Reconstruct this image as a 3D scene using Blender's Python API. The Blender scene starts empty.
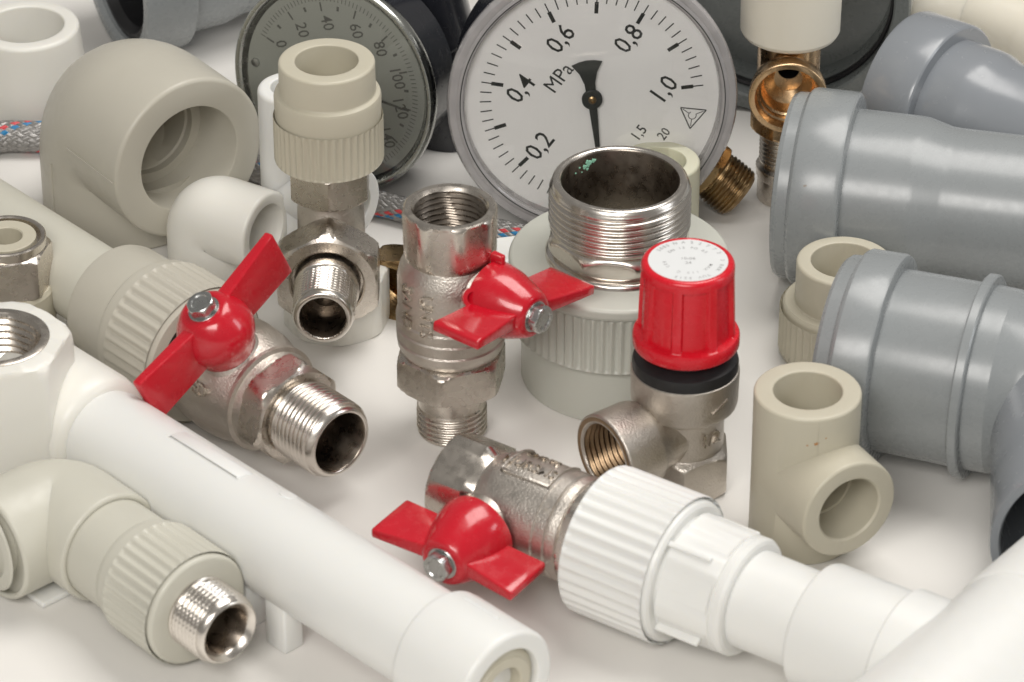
import bpy, math, random
from mathutils import Vector, Matrix
random.seed(7)
PI = math.pi
S = 0.01                     # everything below is written in centimetres
sc = bpy.context.scene
COL = sc.collection

# ---------------------------------------------------------------- camera
cam_d = bpy.data.cameras.new('camera'); cam = bpy.data.objects.new('camera', cam_d); COL.objects.link(cam)
sc.camera = cam
EL = math.radians(32.5)
cam.location = (0, -1.35*math.cos(EL), 1.35*math.sin(EL))
cam.rotation_euler = (math.radians(90-32.5), 0, 0)
cam_d.sensor_width = 36; cam_d.lens = 36*4000/1024
cam_d.clip_start = 0.02; cam_d.clip_end = 50
cam_d.dof.use_dof = True; cam_d.dof.focus_distance = 1.345; cam_d.dof.aperture_fstop = 24

# ---------------------------------------------------------------- light
w = bpy.data.worlds.new('World'); sc.world = w; w.use_nodes = True
w.node_tree.nodes['Background'].inputs[0].default_value = (1.0, 0.965, 0.91, 1)
w.node_tree.nodes['Background'].inputs[1].default_value = 0.20

def softbox(name, loc, target, sx, sy, power, col=(1, .97, .93)):
    d = bpy.data.lights.new(name, 'AREA'); d.shape = 'RECTANGLE'; d.size = sx; d.size_y = sy
    d.energy = power; d.color = col
    o = bpy.data.objects.new(name, d); COL.objects.link(o); o.location = loc
    o.rotation_euler = (Vector(target)-Vector(loc)).to_track_quat('-Z', 'Y').to_euler()
    return o
softbox('softbox_key', (0.30, 0.22, 1.25), (0.0, 0.0, 0.0), 0.75, 0.75, 9.5)
softbox('softbox_front', (-0.25, -1.15, 0.95), (0, 0.05, 0.03), 0.8, 0.45, 9.5)
softbox('softbox_side', (1.25, -0.25, 0.6), (0, 0, 0.03), 0.3, 0.6, 2.2, (.93, .96, 1))
sc.view_settings.view_transform = 'Standard'; sc.view_settings.look = 'None'
sc.view_settings.exposure = 0.26; sc.view_settings.gamma = 1.0
sc.cycles.max_bounces = 10; sc.cycles.use_denoising = True

# ---------------------------------------------------------------- materials
MATS = {}
def mat(name, col, rough=.4, metal=0, coat=0, sss=0, noise=.04, nscale=6, bump=0, bscale=60, spec=.5, rn=.08, stain=None, coatr=.1):
    m = bpy.data.materials.new(name); m.use_nodes = True; nt = m.node_tree; N = nt.nodes; L = nt.links
    b = N['Principled BSDF']; MATS[name] = m
    tc = N.new('ShaderNodeTexCoord'); mp = N.new('ShaderNodeMapping'); mp.inputs['Scale'].default_value = (100, 100, 100)
    L.new(tc.outputs['Object'], mp.inputs[0])
    n = N.new('ShaderNodeTexNoise'); n.inputs['Scale'].default_value = nscale*.15; n.inputs['Detail'].default_value = 6
    L.new(mp.outputs[0], n.inputs[0])
    mx = N.new('ShaderNodeMix'); mx.data_type = 'RGBA'
    mx.inputs['A'].default_value = tuple(min(1, c*(1-noise)) for c in col)+(1,)
    mx.inputs['B'].default_value = tuple(min(1, c*(1+noise)) for c in col)+(1,)
    L.new(n.outputs[0], mx.inputs['Factor'])
    out = mx.outputs['Result']
    if stain:
        scol, sscale, lo, hi = stain
        s = N.new('ShaderNodeTexNoise'); s.inputs['Scale'].default_value = sscale; s.inputs['Detail'].default_value = 8
        s.inputs['Roughness'].default_value = .65
        L.new(mp.outputs[0], s.inputs[0])
        r = N.new('ShaderNodeMapRange'); r.inputs[1].default_value = lo; r.inputs[2].default_value = hi
        L.new(s.outputs[0], r.inputs[0])
        m2 = N.new('ShaderNodeMix'); m2.data_type = 'RGBA'; L.new(out, m2.inputs['A']); m2.inputs['B'].default_value = scol+(1,)
        L.new(r.outputs[0], m2.inputs['Factor']); out = m2.outputs['Result']
    L.new(out, b.inputs['Base Color'])
    n2 = N.new('ShaderNodeTexNoise'); n2.inputs['Scale'].default_value = 3.1; n2.inputs['Detail'].default_value = 5
    L.new(mp.outputs[0], n2.inputs[0])
    mr = N.new('ShaderNodeMapRange'); mr.inputs[3].default_value = max(.02, rough-rn); mr.inputs[4].default_value = rough+rn
    mr.inputs[1].default_value = .3; mr.inputs[2].default_value = .7
    L.new(n2.outputs[0], mr.inputs[0]); L.new(mr.outputs[0], b.inputs['Roughness'])
    b.inputs['Metallic'].default_value = metal
    b.inputs['Specular IOR Level'].default_value = spec
    b.inputs['Coat Weight'].default_value = coat; b.inputs['Coat Roughness'].default_value = coatr
    if sss:
        b.inputs['Subsurface Weight'].default_value = sss
        b.inputs['Subsurface Radius'].default_value = (1, .9, .7); b.inputs['Subsurface Scale'].default_value = .0025
    if bump:
        n3 = N.new('ShaderNodeTexNoise'); n3.inputs['Scale'].default_value = bscale*.15; n3.inputs['Detail'].default_value = 4
        L.new(mp.outputs[0], n3.inputs[0])
        bp = N.new('ShaderNodeBump'); bp.inputs['Strength'].default_value = bump; bp.inputs['Distance'].default_value = .00022 if name == 'nickel_cast' else .0001
        L.new(n3.outputs[0], bp.inputs['Height']); L.new(bp.outputs[0], b.inputs['Normal'])
    return m
mat('table_white', (.80, .78, .745), .42, noise=.015, nscale=.5, bump=.05, bscale=40, rn=.05)
mat('beige', (.52, .485, .385), .42, noise=.03, bump=.10, bscale=30, sss=.12, stain=((.36, .27, .15), .55, .74, .80))
mat('grey_beige', (.50, .475, .405), .40, noise=.03, bump=.10, bscale=30, sss=.12)
mat('pale_beige', (.56, .545, .47), .4, noise=.03, bump=.10, bscale=30, sss=.12)
mat('pale_grey_green', (.52, .525, .47), .42, noise=.02, bump=.08, bscale=30, sss=.1)
mat('ivory', (.72, .71, .56), .4, noise=.02, sss=.3)
mat('white', (.77, .77, .745), .36, noise=.012, bump=.06, bscale=18, sss=.25)
mat('warm_white', (.78, .765, .71), .38, noise=.015, bump=.06, bscale=18, sss=.25)
mat('cream', (.74, .70, .60), .4, noise=.02, sss=.2)
mat('nickel', (.62, .57, .51), .28, 1, noise=.08, nscale=20, bump=.16, bscale=60, rn=.07, stain=((.48, .41, .34), .9, .60, .84))
mat('nickel_cast', (.60, .555, .50), .42, 1, noise=.10, nscale=22, bump=.9, bscale=95, rn=.06, stain=((.36, .29, .22), .8, .62, .80))
mat('nickel_bright', (.70, .655, .60), .24, 1, noise=.05, nscale=20, rn=.04)
mat('bore_shade_metal', (.25, .215, .18), .3, 1, noise=.2, nscale=10, bump=.15)  # plated nickel darkened: shade inside the bores put into the colour
mat('hose_steel', (.30, .29, .28), .36, .6, noise=.1)
mat('steel', (.55, .56, .55), .28, 1, noise=.1, nscale=20, bump=.2)
mat('brass', (.36, .25, .13), .30, 1, noise=.15, nscale=12, bump=.2, stain=((.22, .13, .06), 1.2, .52, .72))
mat('bright_brass', (.62, .43, .25), .25, 1, noise=.08, nscale=12, bump=.12)
mat('dark_brass', (.30, .21, .13), .36, 1, noise=.15, nscale=12, bump=.3)
mat('red_paint', (.52, .006, .018), .24, coat=.5, noise=.06, bump=.14, bscale=14, rn=.09, coatr=.08)
mat('red_plastic', (.62, .006, .018), .27, noise=.03, bump=.06, bscale=14, coat=.2)
mat('rubber_and_hole_shade', (.013, .013, .014), .42, noise=.2, bump=.15)  # real rubber, and the painted-in darkness of the brass port hole
mat('black_plastic', (.016, .017, .022), .22, noise=.2, coat=.3)
mat('grey_pvc', (.265, .282, .288), .28, noise=.03, nscale=2, bump=.03, bscale=6, coat=.2, rn=.04, coatr=.18)
mat('blue_grey_pvc', (.245, .262, .283), .24, noise=.03, nscale=2, bump=.03, bscale=6, coat=.3, rn=.04, coatr=.18)
mat('dark_grey_pvc', (.19, .205, .20), .3, noise=.05, nscale=2, coat=.3)
mat('dial_white', (.90, .89, .87), .5, noise=.01)
mat('dial_grey', (.33, .34, .30), .5, noise=.04, nscale=3)
mat('print_black', (.015, .018, .017), .5)
mat('print_faded', (.09, .09, .08), .5)
mat('print_grey', (.42, .42, .42), .5)
mat('label_white', (.72, .73, .73), .4, noise=.01)
mat('clear_rim', (.80, .77, .77), .10, noise=.03, coat=.5, coatr=.03)
MATS['clear_rim'].node_tree.nodes['Principled BSDF'].inputs['Transmission Weight'].default_value = .6
mat('dull_metal', (.52, .53, .50), .24, 1, noise=.08, bump=.1)
mat('hose_red', (.60, .05, .06), .4); mat('hose_blue', (.02, .20, .42), .4)
mat('verdigris', (.28, .58, .42), .8, noise=.2, bump=.6)
mat('rust', (.42, .20, .07), .7, noise=.3)
mat('scuff', (.30, .27, .24), .7, noise=.2)
def glass_mat():
    m = bpy.data.materials.new('dial_glass'); m.use_nodes = True; nt = m.node_tree; N = nt.nodes; L = nt.links
    for n in list(N):
        if n.type != 'OUTPUT_MATERIAL': N.remove(n)
    out = [n for n in N if n.type == 'OUTPUT_MATERIAL'][0]
    f = N.new('ShaderNodeFresnel'); f.inputs[0].default_value = 1.45
    t = N.new('ShaderNodeBsdfTransparent'); t.inputs[0].default_value = (.99, .99, .99, 1)
    g = N.new('ShaderNodeBsdfGlossy'); g.inputs['Roughness'].default_value = .04
    mx = N.new('ShaderNodeMixShader'); L.new(f.outputs[0], mx.inputs[0]); L.new(t.outputs[0], mx.inputs[1]); L.new(g.outputs[0], mx.inputs[2])
    L.new(mx.outputs[0], out.inputs[0]); MATS['dial_glass'] = m
glass_mat()

# ---------------------------------------------------------------- mesh helpers
def AX(o, d, ref=(0, 0, 1)):
    z = Vector(d).normalized(); r = Vector(ref)
    if abs(z.dot(r)) > .97: r = Vector((0, -1, 0))
    x = r.cross(z).normalized(); y = z.cross(x)
    return Matrix(((x.x, y.x, z.x, o[0]), (x.y, y.y, z.y, o[1]), (x.z, y.z, z.z, o[2]), (0, 0, 0, 1)))
def FR(o, y, z):
    z = Vector(z).normalized(); y = Vector(y); y = (y-z*y.dot(z)).normalized(); x = y.cross(z)
    return Matrix(((x.x, y.x, z.x, o[0]), (x.y, y.y, z.y, o[1]), (x.z, y.z, z.z, o[2]), (0, 0, 0, 1)))
UP = lambda p: AX(p, (0, 0, 1))

class MB:
    def __init__(s): s.v = []; s.f = []; s.mi = []
    def ring_loft(s, rings, mi=None):
        prev = None
        for r in rings:
            base = len(s.v); s.v.extend(r); n = len(r); cur = (base, n)
            if prev:
                pb, pn = prev
                if pn == n and n > 1:
                    for i in range(n):
                        j = (i+1) % n; s.f.append((pb+i, pb+j, base+j, base+i)); s.mi.append(0)
                elif n == 1 and pn > 1:
                    for i in range(pn): s.f.append((pb+i, pb+(i+1) % pn, base)); s.mi.append(0)
                elif pn == 1 and n > 1:
                    for i in range(n): s.f.append((pb, base+(i+1) % n, base+i)); s.mi.append(0)
            prev = cur
        return s
    def lathe(s, M, prof, seg=72, path=None):
        rings = []; ph0 = 0
        for e in prof:
            if len(e) > 2 and getattr(e[2], 'ph', None) is not None: ph0 = e[2].ph; break
        for e in prof:
            t, r = e[0], e[1]; fn = e[2] if len(e) > 2 else None
            if path: P, X, Y = path(t)
            else: P, X, Y = Vector((0, 0, t)), Vector((1, 0, 0)), Vector((0, 1, 0))
            if r <= 0: rings.append([M @ P]); continue
            R = []
            for i in range(seg):
                th = 2*PI*i/seg+ph0; rr = fn(th, r) if fn else r
                R.append(M @ (P+X*(rr*math.cos(th))+Y*(rr*math.sin(th))))
            rings.append(R)
        return s.ring_loft(rings)
    def poly(s, M, verts, faces):
        b = len(s.v); s.v.extend(M @ Vector(v) for v in verts)
        for f in faces: s.f.append(tuple(b+i for i in f)); s.mi.append(0)
        return s
    def slab(s, M, x0, x1, z0, z1, t0, t1, e=.05, zi=None):
        """bevelled plate: x from x0 to x1, z range z0..z1 (zi = range at x0), half thickness t0 at x0 and t1 at x1"""
        zi = zi or (z0, z1); rings = []
        K = 8
        for k in range(K+1):
            u = k/K; x = x0+(x1-x0)*u; a = zi[0]+(z0-zi[0])*u; b = zi[1]+(z1-zi[1])*u; t = t0+(t1-t0)*u
            rings.append((x, a, b, t, 0))
        rings.append((x1+e*.6, z0, z1, t1, e*.35)); rings.append((x1+e, z0, z1, t1, e))
        R = []
        for x, a, b, t, sh in rings:
            a += sh; b -= sh; t -= sh; q = []
            for cx, cz, a0 in ((t-e, b-e, 0), (-t+e, b-e, 90), (-t+e, a+e, 180), (t-e, a+e, 270)):
                for m in (0, 30, 60, 90):
                    an = math.radians(a0+m); q.append(M @ Vector((x, cx+e*math.cos(an), cz+e*math.sin(an))))
            R.append(q)
        c0 = M @ Vector((x0, 0, (zi[0]+zi[1])/2)); c1 = M @ Vector((x1+e, 0, (z0+z1)/2))
        return s.ring_loft([[c0]]+R+[[c1]])
    def mesh(s, name, origin=(0, 0, 0), ang=32):
        me = bpy.data.meshes.new(name); o = Vector(origin)
        me.from_pydata([((v-o)*S)[:] for v in s.v], [], s.f); me.validate(); 
        import bmesh
        bm = bmesh.new(); bm.from_mesh(me); bmesh.ops.recalc_face_normals(bm, faces=bm.faces); bm.to_mesh(me); bm.free()
        me.shade_smooth(); me.set_sharp_from_angle(angle=math.radians(ang))
        return me

def link(name, me, parent, matn, label=None):
    o = bpy.data.objects.new(name, me); COL.objects.link(o)
    if matn:
        me.materials.clear(); me.materials.append(MATS[matn])
    if parent: o.parent = parent
    if label: o['label'] = label
    return o
ORG = {}
def thing(name, loc, label, cat, group=None):
    o = bpy.data.objects.new(name, None); COL.objects.link(o); o.empty_display_size = .01
    o.location = Vector(loc)*S; ORG[o.name] = Vector(loc); o['label'] = label; o['category'] = cat
    if group: o['group'] = group
    return o
def part(name, mb, t, matn, ang=24, label=None, root=None, kind=None):
    o = link(name, mb.mesh(name, ORG[(root or t).name], ang), t, matn, label)
    if kind: o['kind'] = kind
    return o
def boolean(a, b, op='DIFFERENCE', name='body', ang=32):
    """a, b: MB in world cm; returns an MB-like mesh builder result"""
    oa = bpy.data.objects.new('a', a.mesh('a')); ob = bpy.data.objects.new('b', b.mesh('b'))
    COL.objects.link(oa); COL.objects.link(ob)
    oa.scale = ob.scale = (100, 100, 100)
    md = oa.modifiers.new('b', 'BOOLEAN'); md.object = ob; md.operation = op; md.solver = 'EXACT'
    dg = bpy.context.evaluated_depsgraph_get(); dg.update()
    me = bpy.data.meshes.new_from_object(oa.evaluated_get(dg))
    r = MB(); r.v = [Vector(v.co)*100 for v in me.vertices]; r.f = [tuple(p.vertices) for p in me.polygons]
    for o in (oa, ob):
        m = o.data; bpy.data.objects.remove(o); bpy.data.meshes.remove(m)
    bpy.data.meshes.remove(me)
    return r

# profile pieces ---------------------------------------------------
def arc_out(z, r, c, n=4):      # outer top edge, from side to face
    return [(z-c+c*math.sin(PI/2*k/n), r-c+c*math.cos(PI/2*k/n)) for k in range(n+1)]
def arc_in(z, r, c, n=5):       # inner top edge, from face into the bore
    return [(z-c+c*math.cos(PI/2*k/n), r+c-c*math.sin(PI/2*k/n)) for k in range(n+1)]
def cup(z, ro, ri, depth, c=.08, ci=.05, step=.82, d2=1.0, cap=True):
    return arc_out(z, ro, c)+arc_in(z, ri, ci)+[(z-depth, ri-.02), (z-depth, ri*step+.03), (z-depth-.03, ri*step), (z-depth-d2, ri*step), (z-depth-d2, 0)]
def foot(z, r, c=.06):
    return [(z, 0), (z, r-c), (z+c*.3, r-c*.3), (z+c, r)]
def hexf(a, ph=0):
    def f(th, r):
        q = (th-ph) % (PI/3)-PI/6
        return min(a/math.cos(q), r)
    f.ph = ph
    return f
def octf(a, ph=0, n=8):
    st = 2*PI/n
    def f(th, r):
        q = (th-ph) % st-st/2
        return min(a/math.cos(q), r)
    f.ph = ph
    return f
def hexseg(z0, z1, a, ph=0, c0=True, c1=True, rm=1.145, h=None):
    h = h or hexf(a, ph); R = a*rm; P = []
    ch = .16*a
    if c0: P += [(z0+ch*k/4, a*.97+(R-a*.97)*(1-(1-k/4)**2), h) for k in range(5)]
    else: P += [(z0, R, h)]
    if c1: P += [(z1-ch*k/4, a*.97+(R-a*.97)*(1-(1-k/4)**2), h) for k in range(4, -1, -1)]
    else: P += [(z1, R, h)]
    return P
def ribf(n, d, p=.7):
    return lambda th, r: r-d*(.5-.5*math.cos(n*th))**p
def ribseg(z0, z1, r, n, d, e=.12):
    f0 = ribf(n, d*.05); f1 = ribf(n, d*.6); f2 = ribf(n, d)
    return [(z0, r-d*.2, f0), (z0+e*.4, r, f1), (z0+e, r, f2), (z1-e, r, f2), (z1-e*.4, r, f1), (z1, r-d*.2, f0)]
def thread(z0, z1, r, pitch=.18, d=.1, notch=0, nn=36):
    P = []; n = max(2, int((z1-z0)/pitch*12))
    for k in range(n+1):
        z = z0+(z1-z0)*k/n
        ed = min(1, (z-z0)/(pitch*.8)+.05, (z1-z)/(pitch*.8)+.05)
        def f(th, rr, z=z, ed=ed):
            ph = (z/pitch-th/(2*PI)) % 1
            tr = abs(ph-.5)*2                      # 1 at root
            tr = min(1, max(0, (tr-.10)/.80)); tr = tr*tr*(3-2*tr)
            o = d*tr
            if notch and tr < .5: o += notch*(.5+.5*math.cos(nn*th))**2
            return rr-o*ed-(1-ed)*d*.6
        P.append((z, r, f))
    return P
def ithread(z1, z0, r, pitch=.18, d=.08):           # going down a bore
    P = []; n = int((z1-z0)/pitch*7)
    for k in range(n+1):
        z = z1-(z1-z0)*k/n
        def f(th, rr, z=z):
            ph = (z/pitch-th/(2*PI)) % 1; return rr+d*(1-abs(ph-.5)*2)
        P.append((z, r, f))
    return P
def box(mb, M, x0, x1, y0, y1, z0, z1, e=.04):
    rings = []
    def rr(z, s):
        q = []
        for cx, cy, a0 in ((x1-e, y1-e, 0), (x0+e, y1-e, 90), (x0+e, y0+e, 180), (x1-e, y0+e, 270)):
            for m in (0, 45, 90):
                an = math.radians(a0+m); q.append(M @ Vector((cx+(e-s)*math.cos(an), cy+(e-s)*math.sin(an), z)))
        return q
    c = M @ Vector(((x0+x1)/2, (y0+y1)/2, z0)); d = M @ Vector(((x0+x1)/2, (y0+y1)/2, z1))
    return mb.ring_loft([[c], rr(z0, e*.99), rr(z0+e*.3, e*.3), rr(z0+e, 0), rr(z1-e, 0), rr(z1-e*.3, e*.3), rr(z1, e*.99), [d]])
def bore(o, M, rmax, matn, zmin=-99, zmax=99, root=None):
    """faces of o that look inward within rmax of the axis get a darker material, bore shade put into the colour"""
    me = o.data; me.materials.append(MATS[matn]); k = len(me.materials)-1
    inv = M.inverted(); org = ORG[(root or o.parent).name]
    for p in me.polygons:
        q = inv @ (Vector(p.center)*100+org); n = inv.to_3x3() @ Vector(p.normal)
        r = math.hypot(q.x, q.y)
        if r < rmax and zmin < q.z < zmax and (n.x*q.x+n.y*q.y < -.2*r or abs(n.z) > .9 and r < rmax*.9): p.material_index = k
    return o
def bolt(t, M, name='bolt', a=.42, h=.36, root=None, washer=.54):
    mb = MB(); 
    mb.lathe(M, [(0, 0), (0, washer), (.06, washer), (.09, washer-.03), (.09, a)]+hexseg(.09, .09+h, a, rm=1.1)+[(.09+h, a*.7), (.09+h-.04, a*.62), (.09+h-.04, 0)], 48)
    return part(name, mb, t, 'steel', 25, root=root)
def text_mesh(body, size, M, depth=.01, cx=True, space=1.0, bold=.004):
    c = bpy.data.curves.new('t', 'FONT'); c.body = body; c.size = size; c.extrude = depth; c.resolution_u = 2
    c.space_character = space
    c.offset = size*bold if bold else 0; c.align_x = 'CENTER' if cx else 'LEFT'; c.align_y = 'CENTER'
    o = bpy.data.objects.new('t', c); COL.objects.link(o)
    dg = bpy.context.evaluated_depsgraph_get(); dg.update()
    me = bpy.data.meshes.new_from_object(o.evaluated_get(dg))
    r = MB(); r.v = [M @ Vector(v.co) for v in me.vertices]; r.f = [tuple(p.vertices) for p in me.polygons]
    bpy.data.objects.remove(o); bpy.data.curves.remove(c); bpy.data.meshes.remove(me)
    return r
def wrap_text(body, size, M, R, depth=.03, along=False):
    """text laid in local XY then wrapped on a cylinder of radius R round local X (M: origin on the axis, X along, Z out)"""
    t = text_mesh(body, size, Matrix.Identity(4), depth)
    out = []
    for v in t.v:
        a = v.y/R; rr = R+v.z
        out.append(M @ Vector((v.x, rr*math.sin(a), rr*math.cos(a))))
    t.v = out; return t
def join(*ms):
    r = MB()
    for m in ms:
        b = len(r.v); r.v += m.v; r.f += [tuple(b+i for i in f) for f in m.f]
    return r
def elbow_path(LA, LB, R):
    arc = R*PI/2; sa = LA-R; sb = LB-R; T = sa+arc+sb
    def f(s):
        if s <= sa: return Vector((LA-s, 0, 0)), Vector((0, 1, 0)), Vector((0, 0, 1))
        if s <= sa+arc:
            a = (s-sa)/R; P = Vector((R-R*math.sin(a), 0, -R+R*math.cos(a))); o = Vector((-math.sin(a), 0, math.cos(a)))
            return P, Vector((0, 1, 0)), o
        return Vector((0, 0, -R-(s-sa-arc))), Vector((0, 1, 0)), Vector((-1, 0, 0))
    return f, T, sa, arc
def elbow(M, LA, LB, R, r, ri, depth, c=.12, step=.8, seg=72, bump=0):
    """elbow corner at M's origin, one mouth along local +X, the other along local -Z"""
    p, T, sa, arc = elbow_path(LA, LB, R)
    prof = [(sa+arc*.55, 0), (sa+arc*.5, ri*step*.8), (sa, ri*step*.95), (depth+.3, ri*step), (depth, ri*step), (depth, ri)]
    prof += [(c*.6-c*.6*math.cos(PI/2*k/3)*1+0, ri+c*.6-c*.6*math.sin(PI/2*(1-k/3))) for k in range(0)]
    prof += [(.06, ri), (.02, ri+.02), (0, ri+.07)]
    prof += [(c-c*math.cos(PI/2*k/4), r-c+c*math.sin(PI/2*k/4)) for k in range(5)]
    prof += [(sa*.5, r), (sa, r)]+[(sa+arc*k/14, r) for k in range(1, 15)]
    prof += [(T-c+c*math.sin(PI/2*k/4), r-c+c*math.cos(PI/2*k/4)) for k in range(5)]
    prof += [(T, ri+.05), (T-.05, ri), (T-depth, ri), (T-depth, 0)]
    return MB().lathe(M, prof, seg, p)

def V(*a): return Vector(a)
def XZ(o, x, z):
    x = Vector(x).normalized(); z = Vector(z); z = (z-x*z.dot(x)).normalized(); y = z.cross(x)
    return Matrix(((x.x, y.x, z.x, o[0]), (x.y, y.y, z.y, o[1]), (x.z, y.z, z.z, o[2]), (0, 0, 0, 1)))
def shift(o, d, s): return Vector(o)+Vector(d).normalized()*s

# ---------------------------------------------------------------- the table
mb = MB(); mb.poly(Matrix.Identity(4), [(-200, -150, 0), (200, -150, 0), (200, 250, 0), (-200, 250, 0)], [(0, 1, 2, 3)])
tb = link('table_surface', mb.mesh('table_surface'), None, 'table_white'); tb['kind'] = 'structure'

def butterfly(t, M, length=3.0, hub=1.0, flare=False, lean=0.0):
    """red T handle: local Z along the stem (0 = bolt seat), wings along local X"""
    mb = MB(); k = hub
    prof = [(-.12, 0), (-.12, .42*k), (-.02, .5*k), (0, .56*k), (-.02, .68*k), (-.1, .80*k), (-.28, .95*k), (-.55, 1.12*k), (-.85, 1.23*k), (-1.15, 1.25*k), (-1.45, 1.17*k), (-1.75, 1.02*k), (-1.95, .98*k), (-2.0, .94*k), (-1.98, .86*k), (-1.3, .8*k), (-1.3, 0)]
    if flare: prof = [(-.12, 0), (-.12, .42*k), (-.02, .5*k), (0, .58*k), (-.03, .68*k), (-.12, .76*k), (-.4, .88*k), (-.8, 1.03*k), (-1.2, 1.15*k), (-1.5, 1.2*k), (-1.85, 1.22*k), (-1.93, 1.2*k), (-1.97, 1.14*k), (-1.95, 1.06*k), (-1.3, .9*k), (-1.3, 0)]
    mb.lathe(M, prof, 64)
    root = part('handle', mb, t, 'red_paint', 40)
    for sx in (1, -1):
        Mw = M @ Matrix.Rotation(0 if sx > 0 else PI, 4, 'Z') @ Matrix.Rotation(lean, 4, 'X')
        w_ = MB().slab(Mw, .5, length-.06, -1.78, .06, .27, .17, .07, zi=(-1.7, -.22))
        part('wing', w_, root, 'red_paint', 40, root=t)
    bolt(root, M @ Matrix.Translation((0, 0, -.1)), root=t)
    return root
def tabs(t, root, M):
    f = MB().slab(M, -.2, .2, -.3, .35, .12, .1, .05); part('stop_tab', f, root, 'red_paint', root=t)

# ---------------------------------------------------------------- ball valve with beige coupling and pipe (left)
u = Vector((0.6767, -0.7363, 0)); O = Vector((-5.367, -9.694, 2.38))
t = thing('ball_valve', (O.x-5*u.x, O.y-5*u.y, 0), 'lying nickel ball valve with red handle, and ribbed beige coupling on a pipe', 'valve')
M = AX(O, u)
part('pipe', MB().lathe(M, [(-27, 0), (-27, 1.42), (-11, 1.42), (-11, 0)]), t, 'pale_beige')
part('coupling', MB().lathe(M, [(-11.65, 0), (-11.65, 1.5), (-11.62, 1.85), (-11.50, 2.0), (-11.30, 2.06), (-9.65, 2.1), (-9.62, 2.2), (-9.50, 2.3), (-9.30, 2.34), (-6.90, 2.34), (-6.76, 2.28), (-6.74, 2.2), (-6.74, 1.86), (-6.80, 1.82), (-7.50, 1.8), (-7.50, 0)], 96), t, 'grey_beige')
part('ribbed_collar', MB().lathe(M, ribseg(-9.05, -6.92, 2.43, 40, .10, .16), 320), t, 'grey_beige', 60)
body = MB().lathe(M, [(-7.4, 0), (-7.4, 1.6), (-6.9, 1.62), (-6.8, 1.72), (-6.5, 1.84), (-6.0, 1.95), (-5.2, 2.0), (-4.5, 1.95), (-4.0, 1.82), (-3.6, 1.72), (-3.56, 1.80), (-3.42, 1.80), (-3.38, 1.66), (-3.1, 1.6), (-3.1, 0)], 96)
B = O-u*4.65; st = V(-.314, -.261, .913).normalized()
body = join(body, MB().lathe(AX(B, st), [(0, 0), (0, 1.3), (1.2, 1.25), (1.7, 1.0), (1.9, .86), (2.35, .84), (2.38, .8), (2.38, 0)], 64))
part('body', body, t, 'nickel_cast')
part('hex_collar', MB().lathe(M, [(-3.2, 0)]+hexseg(-3.2, -2.08, 1.56, .25)+[(-2.08, 0)], 96), t, 'nickel')
_o = part('threaded_end', MB().lathe(M, [(-2.3, 0), (-2.3, 1.18), (-1.98, 1.18)]+thread(-1.96, -.16, 1.31, .19, .1)+[(-.1, 1.2), (0, 1.13), (.01, 1.08), (-.02, 1.03), (-.06, 1.0), (-2.0, .97), (-2.0, .62), (-2.3, .6), (-2.3, 0)], 144), t, 'nickel_bright', 55); bore(_o, M, 1.02, 'bore_shade_metal')
part('ball', MB().lathe(AX(O-u*3.0, u), [(0, 0), (0, .9)]+[(.95*math.sin(a*PI/16), .95*math.cos(a*PI/16)) for a in range(1, 8)]+[(.95, 0)], 48), t, 'steel', 60)
part('stem', MB().lathe(AX(B, st), [(2.0, 0), (2.0, .5), (3.3, .5), (3.3, 0)], 32), t, 'nickel')
part('lettering', wrap_text('ONTED', .62, XZ(O-u*5.4, u, V(-.72, -.45, .25)), 1.95, .09), t, 'nickel')
Xw = (V(.703, .584, .408)*.989-u*.145).normalized()
h = butterfly(t, XZ(B+st*3.78, Xw, st), 3.35, 1.02)

# ---------------------------------------------------------------- upright ball valve
b = Vector((-1.957, -5.402, 0.0)); M = UP(b)
t = thing('ball_valve', b, 'upright nickel ball valve, threaded mouth on top, red handle at its side', 'valve')
z0 = 8.479
_o = part('hex_end', MB().lathe(M, [(6.6, 0), (6.6, 1.4)]+[(6.6+.1*k, 1.42+.02*k, octf(1.45, .2)) for k in range(4)]+[(z0-.16, 1.53, octf(1.45, .2)), (z0-.1, 1.5, octf(1.45, .2)), (z0-.04, 1.47), (z0, 1.42), (z0, 1.24), (z0-.05, 1.19)]+ithread(z0-.1, z0-1.6, 1.12, .2, .1)+[(z0-1.7, 1.0), (z0-2.2, 1.0), (z0-2.2, 0)], 144), t, 'nickel', 30); bore(_o, M, 1.26, 'bore_shade_metal', zmax=z0-.12)
body = MB().lathe(M, [(3.2, 0), (3.2, 1.5), (3.3, 1.62), (3.5, 1.72), (3.75, 1.75), (3.8, 1.70), (3.86, 1.70), (3.9, 1.76), (4.2, 1.76), (4.25, 1.71), (4.32, 1.71), (4.36, 1.76), (4.6, 1.76), (4.66, 1.70), (6.0, 1.70), (6.35, 1.62), (6.6, 1.5), (6.75, 1.44), (6.75, 0)], 96)
u2 = V(.77, -.63, 0).normalized(); zc = 5.75
body = join(body, MB().lathe(AX((b.x, b.y, zc), u2), [(0, 0), (0, 1.2), (1.2, 1.15), (1.7, .85), (1.9, .72), (2.3, .7), (2.3, 0)], 64))
part('body', body, t, 'nickel_cast')
part('union_nut', MB().lathe(M, [(1.75, 0), (1.75, 1.1), (1.8, 1.2), (1.95, 1.55)]+hexseg(1.9, 3.2, 1.62, .35)+[(3.25, 1.45), (3.25, 0)], 96), t, 'nickel')
part('threaded_end', MB().lathe(M, [(0, 0), (0, 1.0), (.04, 1.06)]+thread(.06, 1.15, 1.15, .19, .09)+[(1.2, 1.07), (1.8, 1.08), (1.8, 0)], 120), t, 'nickel', 40)
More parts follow.
